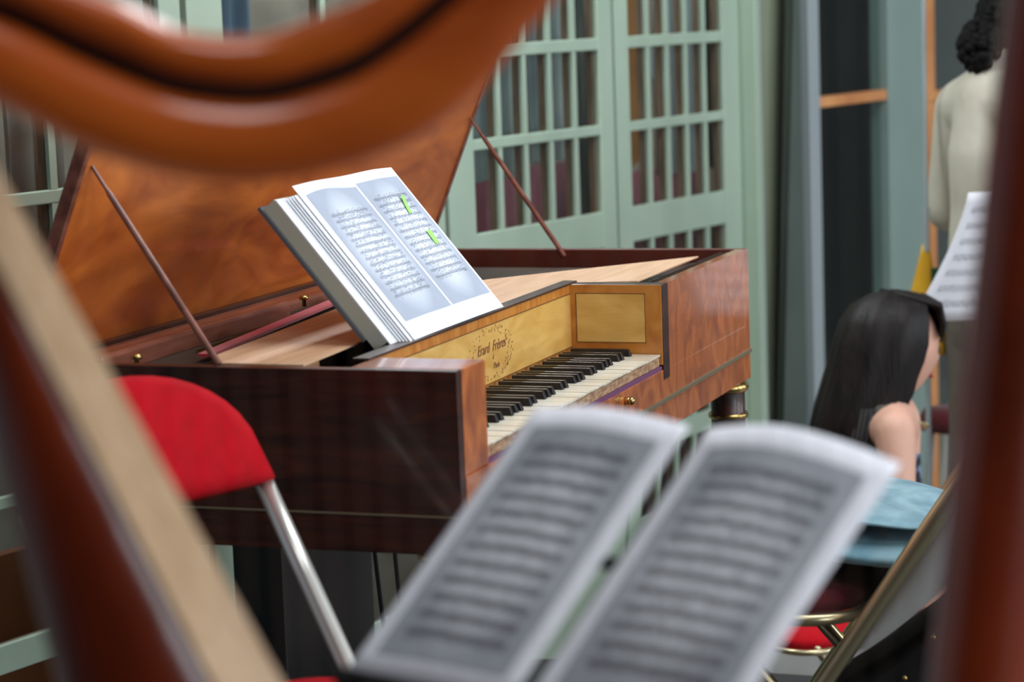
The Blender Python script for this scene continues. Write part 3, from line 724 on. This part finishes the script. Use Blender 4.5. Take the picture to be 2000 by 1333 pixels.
def face_bits(root, c, face, s, mt):
    c = V(c); fx = V(face).normalized(); ly = Z.cross(fx).normalized(); lz = fx.cross(ly)
    for sg in (-1, 1):
        m = MB(); m.sphere(c+(fx*.080+ly*sg*.030+lz*.004)*s, .010*s, 10, 8); m.obj('eye', eyem, root, smooth=True, local=True)
        m = MB(); m.tube([c+(fx*.088+ly*sg*y+lz*(.024-.06*(y-.03)**2*10))*s for y in (.016, .03, .046)], .0028*s, 6); m.obj('eyebrow', eyem, root, smooth=True, local=True)
    m = MB(); m.tube([c+(fx*(.089-.2*abs(y))+ly*y-lz*.060)*s for y in (-.022, -.01, 0, .01, .022)], [.002, .005, .006, .005, .002], 8); m.obj('lips', lipm, root, smooth=True, local=True)
def remesh(o, vox=.010, sm=7):
    vox = min(vox, .0075)
    r = o.modifiers.new('r', 'REMESH'); r.mode = 'VOXEL'; r.voxel_size = vox; r.use_smooth_shade = True
    s = o.modifiers.new('sm', 'SMOOTH'); s.iterations = sm; s.factor = .5
    dg = bpy.context.evaluated_depsgraph_get(); me = bpy.data.meshes.new_from_object(o.evaluated_get(dg)); o.modifiers.clear()
    bm = bmesh.new(); bm.from_mesh(me); bm.verts.ensure_lookup_table(); seen = set(); best = []
    for v in bm.verts:
        if v.index in seen: continue
        st_ = [v]; seen.add(v.index); comp = []
        while st_:
            q = st_.pop(); comp.append(q)
            for e in q.link_edges:
                w2 = e.other_vert(q)
                if w2.index not in seen: seen.add(w2.index); st_.append(w2)
        if len(comp) > len(best): best = comp
    keep = set(v.index for v in best); bmesh.ops.delete(bm, geom=[v for v in bm.verts if v.index not in keep], context='VERTS')
    bm.to_mesh(me); bm.free(); o.data = me; me.shade_smooth()
def hand(m, p, d, s=1.0, side=1, curl=.5):
    # palm with four fingers and a thumb, curled; d = direction of fingers
    p = V(p); d = V(d).normalized(); b = Z if abs(d.z) < .8 else V((1, 0, 0)); w_ = d.cross(b).normalized(); n_ = w_.cross(d).normalized()
    m.loft([[p+d*x+w_*(ww*math.cos(a))+n_*(.013*math.sin(a)) for a in [2*PI*k/10 for k in range(10)]] for x, ww in ((0, .024), (.03, .036), (.075, .040), (.09, .036))])
    for i, (o_, ln_) in enumerate(((-.028, .062), (-.010, .074), (.009, .070), (.027, .055))):
        q = p+d*.082+w_*o_; m.tube([q, q+d*ln_*.45-n_*ln_*.12*curl, q+d*ln_*.75-n_*ln_*.42*curl, q+d*ln_*.85-n_*ln_*.75*curl], [.0095, .009, .008, .0065], 8)
    q = p+d*.03-w_*.032*side; m.tube([q, q+d*.025-w_*.022*side-n_*.01, q+d*.052-w_*.024*side-n_*.025], [.011, .010, .008], 8)

# seated person beyond the piano
SZ = 1.12
# local: x forward, z up from the floor
sp = thing('person', 'person with long dark hair in black lace top, seated facing right', 'person', (2.63, -.065, FL), math.radians(-50), scale=1.085)
hc = V((.075, 0, .872))
m = MB()
vt = [(0, 0, .36), (.0, 0, .48), (.02, 0, .61), (.035, 0, .70), (.045, 0, .75), (.06, 0, .80),
      (-.015, -.14, .712), (-.03, -.185, .58), (.10, -.20, .42), (.24, -.12, .44),
      (-.015, .14, .712), (-.03, .185, .58), (.10, .20, .42), (.24, .12, .44),
      (.05, -.09, .35), (.33, -.11, .37), (.27, -.11, .10), (.26, -.11, .03),
      (.05, .09, .35), (.33, .11, .37), (.27, .11, .10), (.26, .11, .03)]
ed = [(0,1),(1,2),(2,3),(3,4),(4,5),(3,6),(6,7),(7,8),(8,9),(3,10),(10,11),(11,12),(12,13),(0,14),(14,15),(15,16),(16,17),(0,18),(18,19),(19,20),(20,21)]
rd = [.13, .115, .11, .10, .048, .046, .056, .042, .036, .024, .056, .042, .036, .024, .085, .062, .046, .034, .085, .062, .046, .034]
m = skin_mesh(vt, ed, rd)
head(m, hc, (1, 0, -.12)); hand(m, (.24, -.12, .44), (1, .3, -.1)); hand(m, (.24, .12, .44), (1, -.3, -.1), side=-1)
for s in (-1, 1): m.sphere((.31, s*.11, .03), (.11, .04, .03), 12, 8)
bo = m.obj('body', skin, sp, local=True); remesh(bo, .009)
face_bits(sp, hc, (1, 0, -.12), 1, skin)
# top: lace yoke and patterned dress
m = skin_mesh([(0, 0, .34), (0, 0, .46), (.015, 0, .59), (.03, 0, .67)], [(0,1),(1,2),(2,3)], [.142, .128, .122, .10])
o = m.obj('dress', dressm, sp, local=True, label='blue, white and black patterned dress'); remesh(o, .012)
m = skin_mesh([(.0, 0, .62), (.02, 0, .68), (.028, 0, .715), (-.01, -.085, .722), (-.01, .085, .722)], [(0,1),(1,2),(2,3),(2,4)], [.118, .112, .075, .058, .058])
o = m.obj('lace_top', lace, sp, local=True, label='black open lace shoulder piece'); remesh(o, .011)
m = MB()
for s in (-1, 1):
    m.loft([[V((.265+dx+r*1.1*math.cos(a), s*.11+r*math.sin(a), z)) for a in [2*PI*k/14 for k in range(14)]] for z, r, dx in ((.0, .05, .03), (.03, .052, .03), (.07, .048, .01), (.16, .055, 0), (.24, .058, 0))])
    m.loft([[V((x, s*.11+.042*math.cos(a)*q, .035+.035*math.sin(a)*q)) for a in [2*PI*k/12 for k in range(12)]] for x, q in ((.25, 1), (.32, 1), (.39, .85), (.415, .5))])
m.obj('boot', blackcl, sp, local=True, smooth=True)
m = MB(); m.tube([V((.065+.075*math.cos(a), .085*math.sin(a), .74-.035*math.cos(a)-.02)) for a in [2*PI*k/24 for k in range(25)]], .0022, 6); m.sphere((.13, -.02, .69), .009); m.obj('necklace', gold, sp, local=True, smooth=True)
# hair: stacked rings with strand ripples, longer behind
rings = []; n = 56
prof = [(1.008, .012, .0), (1.000, .050, .0), (.975, .088, -.004), (.94, .108, -.008), (.89, .116, -.016), (.84, .116, -.026), (.79, .114, -.038), (.74, .112, -.05), (.69, .108, -.064), (.64, .100, -.08), (.60, .086, -.095), (.57, .05, -.105)]
prof = [(z if z > .873 else .873-(.873-z)*.72, r, x*1.25) for z, r, x in prof]
for z, r, x in prof:
    ring = []
    for k in range(n):
        a = 2*PI*k/n; rp = 1+.035*math.sin(k*7.3+z*4)+.02*math.sin(k*3.1)
        rr = r*rp; cx = hc.x-.012+x
        fx = rr*1.05*math.cos(a)
        if z < .96 and math.cos(a) > .25:      # leave the face open at the front
            cut = (.20+.55*min(1, (.96-z)*9)) if z > .80 else .55
            fx = min(fx, rr*1.05*(.45 if z > .78 else .5))
        ring.append(V((cx+fx, rr*.92*math.sin(a), z)))
    rings.append(ring)
m = MB(); m.loft(rings)
for k in range(26):   # loose lock ends over the shoulders
    a = PI*.55+PI*.9*k/25; r0 = .095
    p = V((hc.x-.105+r0*math.cos(a), r0*math.sin(a), .655)); d = V((-.06-random.random()*.05, math.sin(a)*.06, -.12-random.random()*.05))
    m.tube([p+V((.02, 0, .1)), p, p+d*.6, p+d], [.012, .011, .008, .002], 6)
m.obj('hair', hair, sp, local=True, smooth=True)
# fringe
m = MB()
for k in range(17):
    y = -.07+.14*k/16; m.tube([V((hc.x-.02, y*.6, 1.0)), V((hc.x+.07, y, .985-abs(y)*.2)), V((hc.x+.094-y*y*4, y*1.1, .93)), V((hc.x+.092-y*y*5, y*1.12, .895))], [.008, .009, .007, .003], 6)
m.obj('fringe', hair, sp, local=True, smooth=True)
# her stool
t = thing('stool', 'low dark stool under the seated person with long dark hair', 'stool', (2.63, -.075, FL))
m = MB(); m.lathe([(.15, .26), (.165, .27), (.165, .285), (.14, .295)], (2.63, -.075, FL), 24); m.obj('seat', redfab2, t, smooth=True)
for k in range(4):
    a = k*PI/2+.6; m = MB(); m.tube([(2.64+.10*math.cos(a), -.05+.10*math.sin(a), FL+.262), (2.64+.15*math.cos(a), -.05+.15*math.sin(a), FL)], .012, 8); m.obj('leg', silver, t)

# standing person at the right edge
st = thing('person', 'standing person in white shirt with curly dark bun, reading music', 'person', (3.18, -.31, FL), math.radians(-46), scale=SZ)
hs = V((.06, 0, 1.54))
vt = [(0, 0, .95), (0, 0, 1.10), (0, 0, 1.25), (.0, 0, 1.36), (.015, 0, 1.43), (.04, 0, 1.48),
      (0, -.16, 1.35), (.0, -.20, 1.10), (.20, -.12, 1.06),
      (0, .16, 1.35), (.0, .21, 1.10), (.22, .12, 1.06),
      (0, -.09, .90), (.01, -.10, .50), (-.01, -.10, .09),
      (0, .09, .90), (.01, .10, .50), (-.01, .10, .09)]
ed = [(0,1),(1,2),(2,3),(3,4),(4,5),(3,6),(6,7),(7,8),(3,9),(9,10),(10,11),(0,12),(12,13),(13,14),(0,15),(15,16),(16,17)]
rd = [.13, .11, .12, .10, .05, .048, .055, .042, .028, .055, .042, .028, .085, .056, .036, .085, .056, .036]
m = skin_mesh(vt, ed, rd); head(m, hs, (1, 0, -.25))
hand(m, (.20, -.12, 1.06), (.9, .5, .3)); hand(m, (.22, .12, 1.06), (.9, -.5, .3), side=-1)
for s in (-1, 1): m.sphere((.05, s*.10, .035), (.12, .042, .035), 12, 8)
o = m.obj('body', skind, st, local=True); remesh(o, .011)
face_bits(st, hs, (1, 0, -.25), 1, skind)
m = skin_mesh([(0, 0, .98), (0, 0, 1.12), (0, 0, 1.25), (.0, 0, 1.365), (0, -.15, 1.35), (.0, -.205, 1.10), (.13, -.16, 1.07), (0, .15, 1.35), (.0, .215, 1.10), (.14, .16, 1.07)],
              [(0,1),(1,2),(2,3),(3,4),(4,5),(5,6),(3,7),(7,8),(8,9)], [.150, .140, .145, .125, .082, .066, .050, .082, .066, .050])
o = m.obj('shirt', shirtm, st, local=True, label='loose off white shirt'); remesh(o, .011)
m = MB(); m.loft([[V((.018+r*math.cos(a)*1.0, r*1.1*math.sin(a), z+.02*math.cos(a)*-1)) for a in [2*PI*k/24 for k in range(24)]] for z, r in ((1.375, .110), (1.41, .092), (1.45, .074), (1.475, .066), (1.477, .062), (1.42, .074), (1.36, .11))], caps=False)
m.obj('collar', shirtm, st, local=True, smooth=True)
m = skin_mesh([(0, 0, .97), (0, 0, .88), (0, -.09, .80), (.01, -.10, .50), (0, -.10, .12), (0, .09, .80), (.01, .10, .50), (0, .10, .12)], [(0,1),(1,2),(2,3),(3,4),(1,5),(5,6),(6,7)], [.135, .135, .10, .088, .085, .10, .088, .085])
o = m.obj('trousers', greytr, st, local=True, label='loose grey trousers'); remesh(o, .012)
m = MB()
for s in (-1, 1): m.loft([[V((x, s*.10+.045*math.cos(a)*q, .04+.04*math.sin(a)*q)) for a in [2*PI*k/12 for k in range(12)]] for x, q in ((-.07, .8), (-.02, 1.1), (.08, 1.05), (.15, .85), (.185, .4))])
m.obj('shoe', blackcl, st, local=True, smooth=True)
m = MB()
R = random.Random(7)
for k in range(320):
    a = R.uniform(.35*PI, 1.65*PI); ph = R.uniform(-.3, 1.4); r = .098
    p = hs+V((r*math.cos(a)*math.cos(ph)-.008, r*.86*math.sin(a)*math.cos(ph), .118*math.sin(ph)+.005)); m.sphere(p, R.uniform(.007, .014), 7, 5)
for k in range(260):
    d = V((R.gauss(0, 1), R.gauss(0, 1), R.gauss(0, 1))).normalized(); p = hs+V((-.115, 0, -.045))+V((d.x*.044, d.y*.05, d.z*.058)); m.sphere(p, R.uniform(.007, .014), 7, 5)
m.sphere(hs+V((-.115, 0, -.045)), (.042, .048, .056)); m.sphere(hs+V((-.012, 0, .02)), (.098, .08, .112))
m.obj('hair', hairc, st, local=True, smooth=True, label='curly black hair gathered in a low bun')
# paper she holds
yw = math.radians(-46); pf = V((math.cos(yw), math.sin(yw), 0)); pl = V((-math.sin(yw), math.cos(yw), 0))
m = MB(); o_ = V((2.86, -.275, .868)); pw = V((.30, -.95, 0)).normalized(); pd = V((-.10, .16, -.95)).normalized(); pn_ = pw.cross(pd)
def pp(u, v, off=0): return o_+pw*(u)+pd*v+pn_*(off+.02*(v/.33)**2)+pw*(-.09*(v/.33)**1.6*(1-u/.24))
sheet(m, pp, .24, .33, 12, 12); hs_ = m.obj('music_score', paper2, smooth=True, solid=.0008); tag(hs_, 'white music sheet held up by the standing person', 'sheet music')
m = MB()
for side in (-.0012, .0014):
    notation(m, pp, 0, 0, .02, .22, .03, .31, 7, side, step=.0035, dense=.6, seed=12, thick=.0006)
m.obj('printed_notation', inkd, hs_)

# ------------------------------------------------------------------ cloths, cushion, seats at the right
def blob(fn, nu, nv): 
    m = MB(); rings = [[fn(u/nu, v/nv) for u in range(nu)] for v in range(nv+1)]; m.loft(rings); return m
cu = V((.61, -.42, .466)); cf = V((math.cos(math.radians(93)), math.sin(math.radians(93)), 0)); cw = V((-cf.y, cf.x, 0))
def cush(cz, rx, ry, rz, w, seedp):
    def fn(u, v):
        a = 2*PI*u; t = v
        e = math.sin(PI*min(1, max(0, t)))**.35 if 0 < t < 1 else 0.02
        x = rx*math.copysign(abs(math.cos(a))**.5, math.cos(a))*e*(1+.03*math.sin(5*a+seedp)); y = ry*math.copysign(abs(math.sin(a))**.5, math.sin(a))*e
        z = rz*(t-.5)*2*(.9+.1*math.sin(3*a+seedp))+.008*math.sin(4*x/rx+seedp)*math.sin(PI*t)
        return cu+cf*x+cw*y+Z*(cz+z)
    return blob(fn, 40, 16)
m = cush(.034, .21, .20, .034, 0, 1); tag(m.obj('cushion', bluef, smooth=True), 'pale blue velvet cushion on the folding chair, lowest of the pile', 'cushion')
m = cush(.079, .185, .18, .013, 0, 2.5); tag(m.obj('folded_cloth', bluef, smooth=True), 'folded pale blue cloth lying on top of the blue cushion', 'cloth')
# white cloth over chair back
def A2(z): return V((.24-.57*(z/.86), 0, z))*1.15
Rz = Matrix.Rotation(math.radians(93), 3, 'Z')
def c2w(p): return V((.619, -.443, POD))+Rz @ V(p)
m = MB(); rings = []
e = V((-.5526, 0, .8334)); nf = V((.8334, 0, .5526))
for k in range(17):
    t = k/16; z = .385+.42*t; base = A2(z/1.15*1.0) if False else V((.24-.57*(z/.86), 0, z))*1.15
    bulge = .075*math.sin(PI*min(1, t*.93+.02))**.8+.004
    rings.append([c2w(base+V((0, y, 0))-nf*(o)*(1)) for y, o in ((-.235, .016), (-.243, bulge*.6), (-.22, bulge), (0, bulge*1.1), (.22, bulge), (.236, .016), (.225, .013), (0, .013), (-.225, .013))])
m.loft(rings); tag(m.obj('white_cloth', whitecl, smooth=True), 'white cloth hung down the back of the folding chair by the pillar', 'cloth')
m = MB(); rings = []
for k in range(15):
    t = k/14; z = .30+.42*t; base = V((.24-.57*(z/.86), 0, z))*1.15; b2 = .09+.10*math.sin(PI*t)**.7
    rings.append([c2w(base+V((0, y, 0))-nf*o) for y, o in ((-.20, .10*math.sin(PI*min(1, t+.05))), (-.20, b2), (-.1, b2+.02), (.1, b2+.03), (.2, b2), (.2, .10*math.sin(PI*min(1, t+.05))))])
m.loft(rings); ct_ = m.obj('black_coat', blackcl, smooth=True); tag(ct_, 'black coat with shiny studs hanging behind the white cloth', 'coat')
m = MB()
for k in range(8):
    t = .25+.07*k; z = .30+.42*t; base = V((.24-.57*(z/.86), 0, z))*1.15; m.sphere(c2w(base+V((0, .21, 0))-nf*(.10+.06*(k % 2))), .005, 8, 6)
    m.sphere(c2w(base+V((0, -.205, 0))-nf*(.12+.05*(k % 2))), .005, 8, 6)
m.obj('stud', brass, ct_, smooth=True)

folding_chair('bright red padded low seat with gold rim beyond the podium edge', (2.12, -.02, FL), math.radians(150), .85, redfab, gold, pad_on=False, arc_on=False, pz=.36)
t = thing('bar_stool', 'dark red padded high stool with pale legs beyond the seated person', 'stool', (3.60, -.10, FL))
m = MB(); m.lathe([(.05, .0), (.09, .01), (.095, .04), (.08, .065), (.03, .075)], (3.60, -.10, .12), 24); m.obj('seat', redfab2, t, smooth=True)
for k in range(4):
    a = k*PI/2+.5; m = MB(); m.tube([(3.60+.06*math.cos(a), -.10+.06*math.sin(a), .12), (3.60+.11*math.cos(a), -.10+.11*math.sin(a), FL)], .011, 8); m.obj('leg', silver, t)
# yellow cloth hanging by the standing person
m = MB(); base = V((3.222, -.10, .70)); rings = []
rv = V((.344, -.939, 0))
for k in range(12):
    t = k/11; w_ = .008+.062*t; z = .70-.30*t
    rings.append([base*1+V((0, 0, z-.70))+rv*(w_*math.cos(a)*(1+.12*math.sin(5*a))-.012*t)+hn*(w_*.5*math.sin(a)) for a in [2*PI*j/20 for j in range(20)]])
m.loft(rings); yc = m.obj('yellow_flag', yellow, smooth=True); tag(yc, 'yellow furled cloth with green patch beside the standing person', 'flag')
m = MB(); p = base+V((0, 0, -.085))+rv*.018-hn*.018; m.frame_box(p, rv, hn, Z, (-.006, -.006, -.045), (.020, .02, .02)); m.obj('green_patch', darkgr, yc)
m = MB(); p = base+rv*.002; m.tube([p+V((0, 0, -.02)), p+V((0, 0, .10))], .009, 8); m.tube([p+V((0, 0, .1)), p+V((0, 0, .9))], .006, 8); m.tube([p+V((0,0,-.25)), V((p.x, p.y, FL))], .008, 8); m.obj('flag_pole', greypost, yc)
# black case behind the piano
m = MB(); m.box((1.02, .79, POD), (1.47, .90, .42)); q = m.obj('black_cabinet', blackpl, bevel=.006); tag(q, 'plain black upright cabinet standing behind the piano near the glazed door', 'cabinet')
